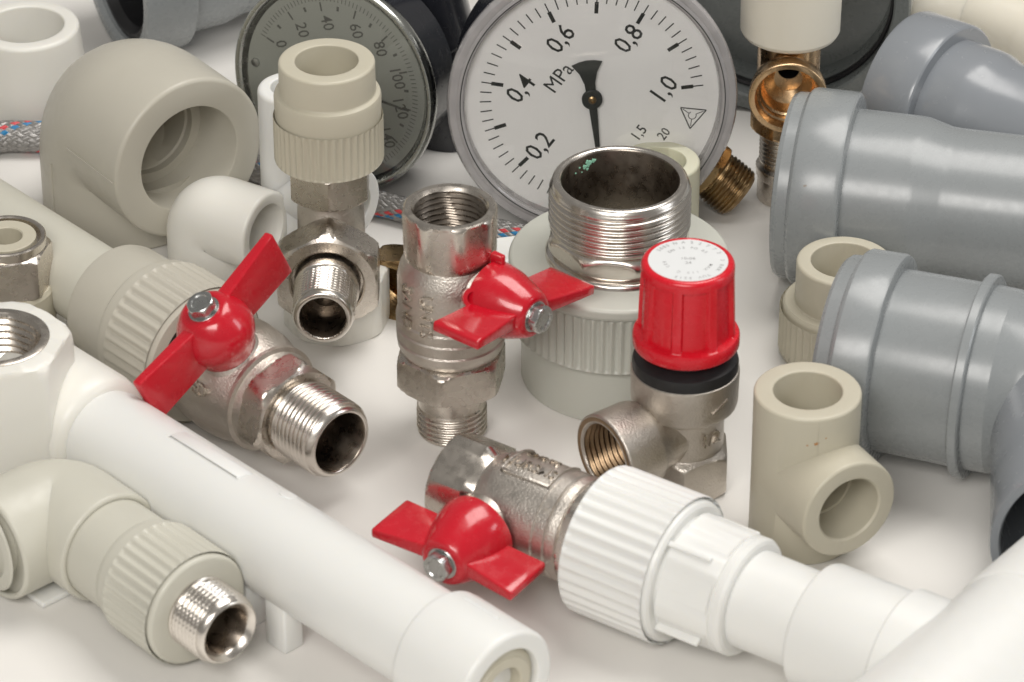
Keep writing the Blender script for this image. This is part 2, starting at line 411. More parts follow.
part('stem', MB().lathe(AX((b.x, b.y, zc), u2), [(2.0, 0), (2.0, .45), (3.0, .45), (3.0, 0)], 32), t, 'nickel')
part('lettering', wrap_text('UNTS', .62, XZ((b.x, b.y, 5.3), (0, 0, -1), V(-.45, -.9, 0)), 1.69, .09), t, 'nickel')
part('lettering', wrap_text('SANDI', .62, XZ((b.x, b.y, 5.3), (0, 0, -1), V(-.80, -.6, 0)), 1.69, .09), t, 'nickel')
h = butterfly(t, XZ(V(b.x, b.y, zc)+u2*3.5, V(.63, .77, -.13), u2), 2.95, 1.0, True)
tabs(t, h, XZ(V(b.x, b.y, zc)+u2*1.7+V(.2, .3, 1.1), u2, (0, 0, 1)))
part('stop_loop', MB().lathe(AX(V(b.x, b.y, zc)+u2*1.9+V(-.75, -.7, .5), V(.3, -.8, .5)), [(-.1, .2), (-.1, .34), (.1, .34), (.1, .2), (-.1, .2)], 32), h, 'red_paint', root=t)

# ---------------------------------------------------------------- ball valve with white ribbed adapter (front)
u = Vector((0.8200, -0.5723, 0)); O = Vector((-1.858, -11.675, 2.37))
t = thing('ball_valve', (O.x+5*u.x, O.y+5*u.y, 0), 'lying nickel ball valve with red handle and white ribbed adapter', 'valve')
M = AX(O, u)
part('hex_end', MB().lathe(M, [(.9, 0), (.9, .8), (.02, .85), (0, .95)]+hexseg(0, 1.35, 1.5, .5, c1=False)+[(1.6, 1.45), (1.9, 1.4), (1.9, 0)], 96), t, 'nickel')
body = MB().lathe(M, [(1.3, 0), (1.3, 1.38), (1.6, 1.42), (1.9, 1.56), (2.3, 1.66), (3.6, 1.68), (4.05, 1.68), (4.1, 1.63), (4.16, 1.63), (4.2, 1.70), (4.5, 1.70), (4.55, 1.64), (4.62, 1.64), (4.66, 1.7), (4.9, 1.66), (5.0, 1.55), (5.0, 0)], 96)
B = O+u*2.35; st = V(-.587, -.803, -.03).normalized()
body = join(body, MB().lathe(AX(B, st), [(0, 0), (0, 1.1), (1.2, 1.05), (1.65, .95), (1.8, .82), (2.05, .8), (2.05, 0)], 64))
part('body', body, t, 'nickel_cast')
part('hex_collar', MB().lathe(M, [(4.95, 0)]+hexseg(4.95, 6.2, 1.66, .1)+[(6.2, 0)], 96), t, 'nickel')
part('stem', MB().lathe(AX(B, st), [(1.9, 0), (1.9, .62, hexf(.55)), (2.3, .62, hexf(.55)), (2.32, .4), (2.9, .4), (2.9, 0)], 48), t, 'nickel_bright')
Mp = XZ(O+u*3.05, u, V(.0, .22, 1))
rim = [(1.72, 1.02), (1.76, 1.0)]
pl = MB()
def pad(mb, Mx, x0, x1, a0, a1, R, hgt, q=None):
    n = 14; q = min(.04, (a1-a0)*.2)
    def row(x, r0, sh): return [Mx @ V(x, (r0)*math.sin(a0+sh+(a1-a0-2*sh)*k/n), (r0)*math.cos(a0+sh+(a1-a0-2*sh)*k/n)) for k in range(n+1)]
    rows = [row(x0, R-.05, 0), row(x0, R+hgt*.5, 0), row(x0+min(.06, (x1-x0)*.25), R+hgt, q), row(x1-min(.06, (x1-x0)*.25), R+hgt, q), row(x1, R+hgt*.5, 0), row(x1, R-.05, 0)]
    b0 = len(mb.v); m = n+1
    for r in rows: mb.v += r
    for i in range(len(rows)-1):
        for k in range(n): mb.f.append((b0+i*m+k, b0+i*m+k+1, b0+(i+1)*m+k+1, b0+(i+1)*m+k)); 
    return mb
fr = join(pad(MB(), Mp, -.8, 1.0, -.55, -.48, 1.66, .09), pad(MB(), Mp, -.8, 1.0, .48, .55, 1.66, .09), pad(MB(), Mp, -.8, -.7, -.55, .55, 1.66, .09), pad(MB(), Mp, .93, 1.0, -.55, .55, 1.66, .09))
part('raised_frame', fr, t, 'nickel_cast', 60)
part('lettering', wrap_text('NURSMS', .5, XZ(O+u*3.0, u, V(-.1, .0, 1)), 1.67, .08), t, 'nickel')
part('lettering', wrap_text('ENRTS', .4, XZ(O+u*3.05, u, V(.16, .34, 1)), 1.67, .08), t, 'nickel')
part('adapter', MB().lathe(M, [(5.5, 0), (5.5, 1.7), (5.53, 2.15), (5.6, 2.22), (5.7, 2.26), (8.45, 2.26), (8.6, 2.2), (8.66, 2.1), (8.66, 1.85), (8.72, 1.8, octf(1.8, .1, 6)), (8.75, 1.93, hexf(1.78, .1)), (10.4, 1.90, hexf(1.75, .1)), (10.52, 1.86), (10.56, 1.8), (10.62, 1.8), (10.66, 1.86), (10.8, 1.86), (10.9, 1.8), (10.95, 1.7), (10.95, 0)], 144), t, 'white')
part('ribbed_collar', MB().lathe(M, ribseg(5.58, 8.5, 2.37, 36, .10, .14), 288), t, 'white', 60)
for a in range(4):
    part('ridge', MB().slab(XZ(O+u*8.6, u, V(0, 0, 1)) @ Matrix.Rotation(PI/2*a+.55, 4, 'X'), 0, 1.5, 1.7, 2.02, .09, .07, .04), t, 'white', 50)
part('pipe', MB().lathe(M, [(10.5, 0), (10.5, 1.52), (13.4, 1.5), (13.4, 0)]), t, 'white')
part('pipe_socket', MB().lathe(M, [(13.1, 0), (13.1, 1.55), (13.12, 1.8), (13.2, 1.9), (13.32, 1.94), (15.9, 1.96), (15.92, 2.05), (16.0, 2.12), (18.2, 2.12), (18.3, 2.05), (18.3, 0)], 96), t, 'white')
h = butterfly(t, XZ(B+st*3.72, u+V(0, 0, -.05), st), 2.6, 1.06, True)

# ---------------------------------------------------------------- safety valve with the red cap
b = Vector((5.437, -8.392, 0.0)); M = UP(b)
t = thing('safety_valve', b, 'nickel angle safety valve under a tall red plastic cap with a round white label', 'safety valve')
zt = 8.311
zf = 5.25
def capf(th, r):
    q = ((th+.25) % (PI/4))/(PI/4)
    return r-.12*min(1, max(0, (min(q, 1-q)-.12)/.05))
cp = [(zf, 0), (zf, 1.56), (zf+.04, 1.64), (zf+.12, 1.68), (zf+.42, 1.68), (zf+.5, 1.64), (zf+.52, 1.56), (zf+.56, 1.53, capf), (zf+1.6, 1.50, capf), (zt-.4, 1.46, capf), (zt-.36, 1.46), (zt-.22, 1.46)]+arc_out(zt, 1.45, .16, 6)[1:]+[(zt, 1.27), (zt-.03, 1.25), (zt-.03, 0)]
cap = part('cap', MB().lathe(M, cp, 320), t, 'red_plastic', 40)
lab = part('label_disc', MB().lathe(M, [(zt-.04, 0), (zt-.04, 1.245), (zt-.008, 1.235), (zt-.008, 0)]), cap, 'label_white', root=t)
def ringtext(s, R, size, a0, step, inward=False):
    ms = []
    for i, ch in enumerate(s):
        a = a0-step*i
        if ch == ' ': continue
        rot = a-PI/2 if not inward else a+PI/2
        ms.append(text_mesh(ch, size, Matrix.Translation((b.x+R*math.cos(a), b.y+R*math.sin(a), zt-.0015)) @ Matrix.Rotation(rot, 4, 'Z'), .001))
    return join(*ms)
part('print', join(ringtext('5085 N A 2 2 7 7 3', 1.06, .2, 2.55, .125), ringtext('3 BAR  TUV 5213', 1.06, .18, -.0, .14), ringtext('DN 15 PO 05', .74, .17, 2.4, .17), ringtext('MAX 110 C  SER', .74, .16, -.4, .2),
     text_mesh('10-06', .2, Matrix.Translation((b.x, b.y+.1, zt-.0015)), .001), text_mesh('24', .2, Matrix.Translation((b.x, b.y-.16, zt-.0015)), .001)), lab, 'print_grey', root=t)
part('bonnet', MB().lathe(M, [(4.3, 0), (4.3, 1.62), (4.35, 1.66), (4.68, 1.68), (4.82, 1.64), (4.95, 1.40), (5.0, 1.25), (5.4, 1.2), (5.4, 0)], 96), t, 'rubber_and_hole_shade')
run = MB().lathe(M, [(0, 0)]+hexseg(0.0, 1.55, 1.38, .52)+[(1.6, 1.28), (2.5, 1.28), (2.9, 1.36), (3.05, 1.52), (3.15, 1.66), (3.3, 1.70), (4.35, 1.72), (4.42, 1.70), (4.44, 1.66), (4.4, 1.62), (4.3, 1.6), (4.3, 0)], 96)
ub = V(-.80, -.60, .0).normalized(); bo = V(b.x, b.y, 2.25)
br = MB().lathe(AX(bo, ub), [(0, 0), (0, 1.05), (1.2, 1.1), (1.55, 1.2), (1.75, 1.38), (1.9, 1.42), (3.1, 1.42)]+arc_out(3.2, 1.42, .08)+[(3.2, 0)], 72)
cut = MB().lathe(AX(bo, ub), [(.6, 0), (.6, .7), (1.5, .7), (1.55, 1.1)]+ithread(3.2, 1.6, 1.09, .19, .09)[::-1]+[(3.22, 1.2), (3.4, 1.22), (3.4, 0)], 72)
bd = boolean(boolean(run, br, 'UNION'), cut)
part('body', bd, t, 'nickel_cast', 35)
part('outlet_thread', MB().lathe(AX(bo, ub), [(.62, 0), (.62, .69), (1.52, .69), (1.58, 1.09)]+[(z, r-.012, f) for z, r, f in ithread(3.1, 1.65, 1.09, .19, .09)[::-1]]+[(3.16, 1.16), (3.2, 1.20), (3.215, 1.26), (3.205, 1.34)], 120), t, 'dark_brass', 40)
part('lettering', text_mesh('1/2', .62, XZ(V(b.x, b.y, 2.72)+V(.58, -1.0, 0).normalized()*1.42, V(1, .45, .1), V(.45, -1, 0)) @ Matrix.Rotation(PI/2, 4, 'X') @ Matrix.Identity(4), .04) if False else wrap_text('1/2', .62, XZ((b.x, b.y, 2.3), V(.02, 0, -1), V(.62, -.78, 0)) @ Matrix.Rotation(PI/2, 4, 'Z') @ Matrix.Identity(4), 1.29, .07), t, 'nickel')
part('arrow_mark', MB().slab(XZ(V(b.x, b.y, 3.75)+V(.62, -.78, 0).normalized()*1.69, V(.78, .62, .5), V(-.4, -.3, 1)), -.35, .35, -.05, .05, .07, .04, .03), t, 'nickel')

# ---------------------------------------------------------------- large transition coupling with the wide nickel thread
b = Vector((3.501, -1.924, 0.0)); M = UP(b)
t = thing('transition_coupling', b, 'largest grey-green transition coupling, ribbed, with a wide open nickel thread on top', 'pipe coupling')
zd = 4.64; zr = 7.476
part('plastic_body', MB().lathe(M, foot(0, 3.2, .1)+[(2.05, 3.2), (2.1, 3.26), (2.14, 3.38), (zd-.5, 3.42), (zd-.42, 3.56), (zd-.3, 3.62)]+arc_out(zd, 3.62, .14, 5)+[(zd, 0)], 144), t, 'pale_grey_green')
part('ribbed_collar', MB().lathe(M, ribseg(2.18, zd-.45, 3.56, 72, .13, .1), 588), t, 'pale_grey_green', 60)
h1 = hexf(2.28, .22)
_o = part('metal_insert', MB().lathe(M, [(zd-.2, 0), (zd-.2, 2.42), (zd+.1, 2.42), (zd+.16, 2.36), (zd+.2, 2.3)]+hexseg(zd+.22, zd+1.0, 2.22, rm=1.07, h=octf(2.22, .25, 8))+[(zd+1.02, 2.12)]+thread(zd+1.06, zr-.2, 2.32, .235, .12)+[(zr-.16, 2.22), (zr-.06, 2.2), (zr, 2.12), (zr, 1.98), (zr-.05, 1.93), (zr-.1, 1.9), (zr-4.2, 1.88), (zr-4.2, 0)], 180), t, 'nickel_bright', 55); bore(_o, M, 1.96, 'bore_shade_metal', zr-9, zr-.04)
sp = MB()
for (a, z, rr) in ((2.12, .38, .14), (2.2, .47, .09), (2.02, .33, .08), (2.32, .42, .035), (2.42, .55, .03), (2.27, .62, .025), (2.15, .58, .05)):
    P = V(b.x+1.885*math.cos(a), b.y+1.885*math.sin(a), zr-z)
    n = V(-math.cos(a), -math.sin(a), 0); sp.lathe(AX(P, n), [(-.02, 0), (-.02, rr, lambda th, r: r*(1+.25*math.sin(3*th+1)+.15*math.sin(7*th))), (.012, rr*.7, lambda th, r: r*(1+.25*math.sin(3*th+1)+.15*math.sin(7*th))), (.02, 0)], 20)
part('green_corrosion', sp, t, 'verdigris', kind='stuff')

# ---------------------------------------------------------------- beige tee
b = Vector((9.064, -11.324, 0.0)); M = UP(b); zt = 5.434
t = thing('pipe_tee', b, 'upright beige plastic tee with its side mouth facing the viewer', 'pipe tee')
run = MB().lathe(M, foot(0, 1.66, .1)+[(zt/2, 1.65)]+cup(zt, 1.66, 1.06, 1.55, .1, .06, .84, 2.2), 96)
ub = V(.48, -.875, 0).normalized(); bo = V(b.x, b.y, 2.55)
br = MB().lathe(AX(bo, ub), [(0, 0), (0, 1.66), (2.0, 1.66)]+arc_out(2.6, 1.66, .1)+[(2.6, 0)], 96)
web = MB()
cut = MB().lathe(AX(bo, ub), [(-.5, 0), (-.5, .86), (1.15, .92), (1.16, 1.0), (2.54, 1.06), (2.6, 1.12), (3.0, 1.24), (3.0, 0)], 96)
bd = boolean(boolean(run, br, 'UNION'), cut)
part('body', bd, t, 'beige', 35)
def blot(t, P, nrm, rr, m, name):
    f = lambda th, q: q*(1+.3*math.sin(2*th+1)+.2*math.sin(5*th))
    part(name, MB().lathe(AX(P, nrm), [(-.03, 0), (-.03, rr, f), (.006, rr*.8, f), (.009, 0)], 20), t, m)
for dx, z_, q in ((.12, 4.55, .075), (.30, 4.72, .03), (-.05, 4.5, .035)):
    nn = V(dx, -1, 0).normalized(); blot(t, V(b.x, b.y, z_)+nn*1.655, nn, q, 'rust', 'rust_spot')
part('mould_line', (MB().slab(XZ((b.x, b.y, zt/2), V(0, 0, 1), V(.15, -1, 0)), .55, zt/2-.12, 1.62, 1.672, .012, .012, .01)), t, 'beige', 60)

# ---------------------------------------------------------------- beige union on angle valve (left centre) standing on a white cap
b0 = Vector((-5.958, 1.394, 0.0)); M = UP(b0)
t = thing('octagonal_base', b0, 'low white octagonal plastic cap on the table under the angle valve', 'pipe cap')
o8 = octf(1.72, .15)
part('body', MB().lathe(M, [(0, 0), (0, 1.72, o8), (.06, 1.8, o8), (1.9, 1.82, o8), (2.0, 1.78, o8), (2.06, 1.7), (2.06, 0)], 96), t, 'warm_white')
b = b0+V(-.12, .25, 2.06)
t = thing('angle_valve', b, 'nickel angle valve with a large union nut facing the viewer under a ribbed beige coupling', 'valve')
M = UP((b.x, b.y, 0))
Z = lambda y: y
zt = 9.868; zs = 8.747; zr1 = 7.881; zr2 = 6.206; zh = 4.819
part('coupling', MB().lathe(M, [(zr2-.02, 0), (zr2-.02, 1.3), (zr2, 1.68), (zr2+.1, 1.74), (zr1, 1.76), (zs-.16, 1.78), (zs-.04, 1.74), (zs, 1.68), (zs+.02, 1.62), (zs+.06, 1.6)]+cup(zt, 1.59, 1.04, 1.5, .1), 96), t, 'beige')
part('ribbed_collar', MB().lathe(M, ribseg(zr2+.04, zr1, 1.83, 44, .07, .1), 308), t, 'beige', 60)
part('hex_collar', MB().lathe(M, [(zh, 0), (zh, 1.0)]+hexseg(zh, zr2-.06, 1.28, .52)+[(zr2, 1.1), (zr2, 0)], 96), t, 'nickel')
un = V(-.03, -1, 0).normalized(); zb = 2.669
bc = V(b.x, b.y, zb)
part('body', join(MB().lathe(M, [(2.06, 0), (2.06, .9), (2.2, 1.0), (zb, 1.15), (zh-.5, 1.12), (zh-.3, 1.02), (zh+.05, 1.0), (zh+.05, 0)], 72), MB().lathe(AX(bc, un), [(0, 0), (-.6, 1.0), (0, 1.15), (1.2, 1.15), (1.35, 1.3), (1.35, 0)], 72)), t, 'nickel_cast', 45)
Mn = AX(bc, un)
part('union_nut', MB().lathe(Mn, [(.95, 0), (.95, 1.35)]+hexseg(.95, 2.35, 1.68, .52)+[(2.36, 1.28), (2.32, 1.22), (2.0, 1.18), (2.0, 0)], 96), t, 'nickel')
_o = part('threaded_end', MB().lathe(Mn, [(1.9, 0), (1.9, 1.12), (2.7, 1.1)]+thread(2.75, 4.25, 1.05, .16, .08, .012, 36)+[(4.35, .98), (4.42, .96), (4.46, .9), (4.46, .8), (4.42, .76), (2.9, .72), (2.9, .5), (2.6, .5), (2.6, 0)], 240), t, 'nickel_bright', 55); bore(_o, Mn, .79, 'bore_shade_metal', zmax=4.44)

# ---------------------------------------------------------------- white tee behind it
b = Vector((-7.488, 5.121, 0.0)); M = UP(b); zt = 6.985
t = thing('pipe_tee', b, 'tall white plastic tee standing behind the angle valve', 'pipe tee')
part('body', join(MB().lathe(M, foot(0, 1.15, .08)+cup(zt, 1.15, .7, 1.5, .18), 72), MB().lathe(AX((b.x, b.y, 3.25), V(.78, -.62, 0)), [(0, 0), (0, 1.15), (1.3, 1.2), (1.4, 1.28)]+cup(2.75, 1.3, .8, 1.3, .08), 72)), t, 'white')

# ---------------------------------------------------------------- white elbow
uA = V(.85, -.53, 0).normalized(); c = Vector((-10.469, 4.317, 2.5))
t = thing('pipe_elbow', (c.x, c.y, 0), 'white plastic elbow behind the red handle, mouth turned right', 'pipe elbow')
part('body', elbow(XZ(c, uA, (0, 0, 1)), 2.5, 2.5, .75, 1.42, .98, 1.3), t, 'warm_white', 40)

# ---------------------------------------------------------------- big beige elbow
uA = V(.60, -.80, 0).normalized(); c = Vector((-13.662, 8.691, 4.1))
t = thing('pipe_elbow', (c.x, c.y, 0), 'largest beige plastic elbow, thick-walled with a wide dark mouth', 'pipe elbow')
part('body', elbow(XZ(c, uA, (0, 0, 1)), 4.35, 4.1, 1.7, 2.98, 1.93, 2.3, .16, .82, 96), t, 'grey_beige', 40)
pr = []
Me = XZ(c, uA, (0, 0, 1))
for sg in (-1, 1):
    part('mould_line', MB().slab(Me @ Matrix.Rotation(sg*PI/2, 4, 'X'), 1.2, 4.2, 2.95, 3.03, .03, .016, .012), t, 'grey_beige', 60)
    part('mould_line', MB().slab(Me @ Matrix.Rotation(PI/2, 4, 'Y') @ Matrix.Rotation(sg*PI/2, 4, 'X'), 1.2, 3.9, 2.95, 3.03, .03, .016, .012), t, 'grey_beige', 60)


# ---------------------------------------------------------------- hose
hp = [(-20.691, 11.886, 0.62), (-18.623, 12.837, 0.62), (-16.816, 12.946, 0.6), (-14.352, 13.944, 0.58), (-11.527, 12.74, 0.55), (-9.426, 10.902, 0.52), (-6.835, 9.087, 0.5), (-4.498, 8.211, 0.48), (-2.535, 7.207, 0.46), (-0.42, 6.385, 0.46), (1.672, 5.437, 0.46)]
hp = [Vector(p) for p in hp]
def spline(P, n):
    out = []
    for i in range(len(P)-1):
        p0 = P[max(0, i-1)]; p1 = P[i]; p2 = P[i+1]; p3 = P[min(len(P)-1, i+2)]
        for k in range(n):
            s = k/n
            out.append(.5*((2*p1)+(-p0+p2)*s+(2*p0-5*p1+4*p2-p3)*s*s+(-p0+3*p1-3*p2+p3)*s**3))
    return out+[P[-1]]
path = spline(hp, 110)
t = None
hv = []; hf = []; hm = []; L = 0; SEG = 144
for i, p in enumerate(path):
    a = path[max(0, i-1)]; c_ = path[min(len(path)-1, i+1)]; d = (c_-a).normalized()
    if i: L += (p-path[i-1]).length
    X = V(0, 0, 1).cross(d).normalized(); Y = d.cross(X); r0 = p.z*.84
    for k in range(SEG):
        th = 2*PI*k/SEG; A = 16*th/(2*PI)+L/.44; Bq = 16*th/(2*PI)-L/.44
        over = (math.floor(A)+math.floor(Bq)) % 2
        q = A if over else Bq
        fr_ = (q % 1); strand = math.floor(q) % 16
        hgt = math.sin(PI*fr_)**.6*.07
        hv.append((p+X*((r0+hgt)*math.cos(th))+Y*((r0+hgt)*math.sin(th)))*S)
        hm.append(1 if (over and strand in (2, 10)) else 2 if (over and strand in (3, 11)) else 0)
o0 = Vector(hp[3]); o0.z = 0
me = bpy.data.meshes.new('braided_hose')
n = len(path)
for i in range(n-1):
    for k in range(SEG): j = (k+1) % SEG; hf.append((i*SEG+k, i*SEG+j, (i+1)*SEG+j, (i+1)*SEG+k))
me.from_pydata([(v-o0*S)[:] for v in hv], [], hf)
for m_ in ('hose_steel', 'hose_red', 'hose_blue'): me.materials.append(MATS[m_])
for i, p in enumerate(me.polygons): p.material_index = hm[hf[i][0]]
me.shade_smooth()
ho = bpy.data.objects.new('braided_hose', me); COL.objects.link(ho); ho.location = o0*S
ho['label'] = 'braided steel hose with red and blue tracer threads winding behind the fittings'; ho['category'] = 'hose'

# ---------------------------------------------------------------- white socket, top left
b = Vector((-17.8, 15.805, 0.0)); M = UP(b); zt = 3.683
t = thing('pipe_socket', b, 'wide white plastic socket standing open in the top left corner', 'pipe socket')
part('body', MB().lathe(M, foot(0, 2.12, .1)+[(zt*.4, 2.14), (zt*.55, 2.1), (zt-.6, 2.0)]+cup(zt, 1.97, 1.4, 2.6, .16, .08, .9, 3.2), 96), t, 'warm_white')

# ---------------------------------------------------------------- union with nut, left edge
b = Vector((-16.702, -0.688, 0.0)); M = UP(b); zt = 4.584
t = thing('pipe_union', b, 'beige plastic union with a nickel hex nut at the left edge', 'pipe union')
part('body', MB().lathe(M, foot(0, 1.75, .1)+[(.5, 1.75), (.6, 1.5), (zt-2.0, 1.47), (zt-1.85, 1.4), (zt-1.85, .98)]+[(zt-.05, 1.0), (zt-.02, .97)]+[(zt-.02, .58), (zt-.06, .54), (zt-1.2, .52), (zt-1.2, 0)], 96), t, 'beige')
part('nut', MB().lathe(M, [(zt-1.95, .9), (zt-1.95, 1.3)]+hexseg(zt-1.95, zt-.35, 1.33, .3)+[(zt-.3, 1.32), (zt-.04, 1.32), (zt, 1.28), (zt, 1.2), (zt-.04, 1.15), (zt-.3, 1.12), (zt-.3, .9)], 96), t, 'nickel')

# ---------------------------------------------------------------- white manifold: threaded tower + long tube
u = Vector((0.6941, -0.7199, 0)); E = Vector((-0.172, -22.671, 2.6))
bt = Vector((-16.07, -8.842, 0.0)); zt = 5.744
t = thing('pipe_manifold', (bt.x, bt.y, 0), 'long white plastic tube on feet with a threaded tower and a beige-lined open end', 'pipe manifold')
M = AX(E, u); LT = (E-Vector((-14.12, -8.265, 2.6))).dot(u)
part('tube', MB().lathe(M, [(-LT+1.6, 0), (-LT+1.6, 1.1), (-LT+1.64, 1.35), (-LT+1.8, 1.5), (-LT+2.1, 1.57), (-2.6, 1.56), (-2.6, 0)], 96), t, 'white')
part('tube_shoulder', MB().lathe(M, [(-LT-3, 0), (-LT-3, 1.9), (-LT+1.2, 1.9), (-LT+1.6, 1.84), (-LT+1.8, 1.7), (-LT+1.85, 1.5), (-LT+1.85, 0)], 96), t, 'warm_white', 50)
part('end_collar', MB().lathe(M, [(-2.9, 0), (-2.9, 1.6), (-2.86, 1.76), (-2.75, 1.84), (-2.5, 1.86)]+cup(0, 1.86, 1.3, .22, .16, .05, .98, .25), 96), t, 'white')
part('ridge', MB().slab(AX(E, u) @ Matrix.Rotation(0, 4, 'Z') if False else XZ(E, u, V(.25, .2, 1)), -2.3, -.9, 1.8, 1.9, .05, .05, .04), t, 'white', 50)
part('liner', MB().lathe(M, [(-1.2, 0), (-1.2, .62), (-.1, .66), (-.06, .7), (-.06, 1.0), (-.12, 1.04), (-.24, 1.26), (-.6, 1.28), (-.6, 0)], 72), t, 'beige')
ot = octf(2.12, .28, 6)
part('threaded_tower', MB().lathe(UP(bt), [(0, 0), (0, 2.5, ot), (.1, 2.6, ot), (zt-.5, 2.42, ot), (zt-.22, 2.38, ot), (zt-.07, 2.28, ot), (zt, 2.1), (zt, 1.5), (zt-2.3, 1.5), (zt-2.3, 0)], 96), t, 'warm_white', 40)
_o = part('threaded_insert', MB().lathe(UP(bt), [(zt-2.1, 0), (zt-2.1, 1.47), (zt-.02, 1.49), (zt-.02, 1.68), (zt+.03, 1.68), (zt+.05, 1.65), (zt+.05, 1.42), (zt, 1.37)]+ithread(zt-.04, zt-1.8, 1.28, .25, .11)+[(zt-2, 1.0), (zt-2, 0)], 120), t, 'nickel', 40)
bpy.data.objects['threaded_tower'].data.materials[0] = MATS['warm_white']
side = V(-.76, -.65, 0)
for (dx0, dx1, w0) in ((-LT+9.7, -LT+10.15, 0), (-LT+10.95, -LT+11.85, 0)):
    f = MB(); Mx = XZ(E+side*1.0, u, (0, 0, 1)); box(f, Mx, dx0, dx1, -.25 if w0 == 0 else -1, .5, -2.6, -.9, .08)
    part('foot', f, t, 'white', 50)
f = MB(); box(f, XZ(E+side*1.5, u, (0, 0, 1)), -LT+2.4, -LT+5.0, -.5, .8, -.9, -.5, .08); part('bracket', f, t, 'white', 50)
pf = pad(MB(), XZ(E, u, V(.12, .1, 1)), -LT+5.2, -LT+8.4, -.20, .20, 1.55, .07); part('raised_panel', pf, t, 'white', 60)
f = MB().lathe(AX(E+u*(-LT+9.9)+V(.35, .3, 1).normalized()*1.54, V(.35, .3, 1)), [(-.1, 0), (-.1, .3), (.03, .3), (.05, .26), (.05, 0)], 48); part('gate_mark', f, t, 'white')

# ---------------------------------------------------------------- beige elbow with ribbed male adapter (front left)
u = Vector((0.6712, -0.7413, 0)); E = Vector((-8.309, -19.075, 1.95))
t = thing('threaded_adapter', (E.x-3*u.x, E.y-3*u.y, 0), 'pale beige elbow welded to a ribbed adapter with a bright male thread, front left', 'pipe fitting')
M = AX(E, u)
part('adapter', MB().lathe(M, [(-6.3, 0), (-6.3, 1.62), (-4.35, 1.64), (-4.3, 1.68), (-4.2, 1.72), (-4.05, 1.76), (-1.75, 1.78)]+arc_out(-1.5, 1.80, .12)+[(-1.5, 1.1), (-1.6, 1.05), (-1.6, 0)], 96), t, 'pale_beige')
part('ribbed_collar', MB().lathe(M, ribseg(-3.75, -1.68, 1.88, 36, .10, .14), 288), t, 'pale_beige', 60)
_o = part('threaded_end', MB().lathe(M, [(-1.8, 0), (-1.8, 1.14), (-1.45, 1.14)]+thread(-1.42, -.2, 1.14, .17, .08, .012, 36)+[(-.12, 1.06), (-.02, 1.02), (0, .96), (-.16, .76), (-1.9, .72), (-1.9, 0)], 216), t, 'nickel_bright', 55); bore(_o, M, .78, 'bore_shade_metal', zmax=-.14)
c = E-u*8.35; u2_ = V(-.79, -.613, 0).normalized()
part('elbow', elbow(XZ(c, u, -u2_), 2.55, 2.6, .7, 1.82, 1.62, .25, .12, .8, 96), t, 'pale_beige', 40)
part('inner_pipe', MB().lathe(AX(c, u2_), [(0, 0), (0, 1.2), (2.65, 1.2), (2.65, 1.55), (2.72, 1.5), (2.72, 1.15), (2.0, 1.1), (2.0, 0)], 72), t, 'pale_beige')
f = MB(); box(f, XZ((c.x, c.y, 0), u, (0, 0, 1)), -1.4, 1.5, -1.9, 1.6, 0.0, .22, .08)
part('base_plate', f, t, 'white', 50)

E = Vector((-15.163, -9.908, 1.5)); u = V(.9, .1, 0)
t = thing('pipe_end', (E.x, E.y, 0), 'grey-beige pipe end wedged between the white tower and the pale beige elbow', 'pipe')
part('body', MB().lathe(AX(E, u), [(-4, 0), (-4, 1.0), (.2, 1.0), (.4, .9), (.45, .7), (.45, 0)], 64), t, 'pale_beige')

# ---------------------------------------------------------------- white pipe, bottom right
u = V(.62, .785, 0).normalized(); E = Vector((13.595, -22.671, 2.6))
t = thing('white_pipe', (E.x, E.y, 0), 'thick smooth white pipe crossing the lower right corner', 'pipe')
part('body', MB().lathe(AX(E, u), [(-9, 0), (-9, 2.6), (2.2, 2.6), (2.25, 2.64), (2.3, 2.66), (9, 2.66), (9, 0)], 96), t, 'white')

# ---------------------------------------------------------------- grey drain pipes
def grey_pipe(name, M, r, prof, label, m='grey_pvc', rootloc=None):
    t = thing(name, rootloc, label, 'drain pipe'); part('pipe', MB().lathe(M, prof, 128), t, m, 30); return t
u = V(.972, -.235, 0).normalized(); E = Vector((10.807, 4.306, 3.42)); M = AX(E, u)
t = thing('drain_pipe', (E.x, E.y, 0), 'largest lying grey drain pipe with a wide socket ring, upper right', 'drain pipe')
part('socket_ring', MB().lathe(M, [(-1.45, 2.5), (-1.5, 2.9), (-1.45, 3.12), (-1.3, 3.2), (-.95, 3.22), (-.9, 3.3), (-.82, 3.38), (-.7, 3.42), (.62, 3.42), (.75, 3.38), (.8, 3.3), (.82, 3.05), (.82, 2.5)], 128), t, 'grey_pvc')
part('pipe', MB().lathe(M, [(-1.3, 0), (-1.3, 2.85), (.82, 2.86), (2.9, 2.86), (3.2, 2.84), (4.0, 2.62), (4.3, 2.6), (12, 2.6), (12, 0)], 128), t, 'grey_pvc', 20)
nn = V(-.03, -.86, .5); nn = (nn-u*nn.dot(u)).normalized(); blot(t, E-u*.35+nn*3.415, nn, .06, 'scuff', 'speck')
u = V(.78, -.62, 0).normalized(); E = Vector((14.807, 11.466, 3.0)); M = AX(E, u)
t = thing('drain_pipe', (E.x, E.y, 0), 'blue-grey drain pipe with a bell socket behind the largest grey pipe', 'drain pipe')
part('socket_ring', MB().lathe(M, [(-1.1, 2.2), (-1.1, 2.7), (-1.0, 2.92), (-.85, 2.98), (.85, 3.0), (.95, 2.96), (1.0, 2.9), (1.0, 2.2)], 128), t, 'blue_grey_pvc')
part('pipe', MB().lathe(M, [(-1, 0), (-1, 2.2), (1.0, 2.48), (2.2, 2.48), (2.6, 2.44), (3.2, 2.25), (6.2, 2.22), (6.2, 0)], 128), t, 'blue_grey_pvc', 20)
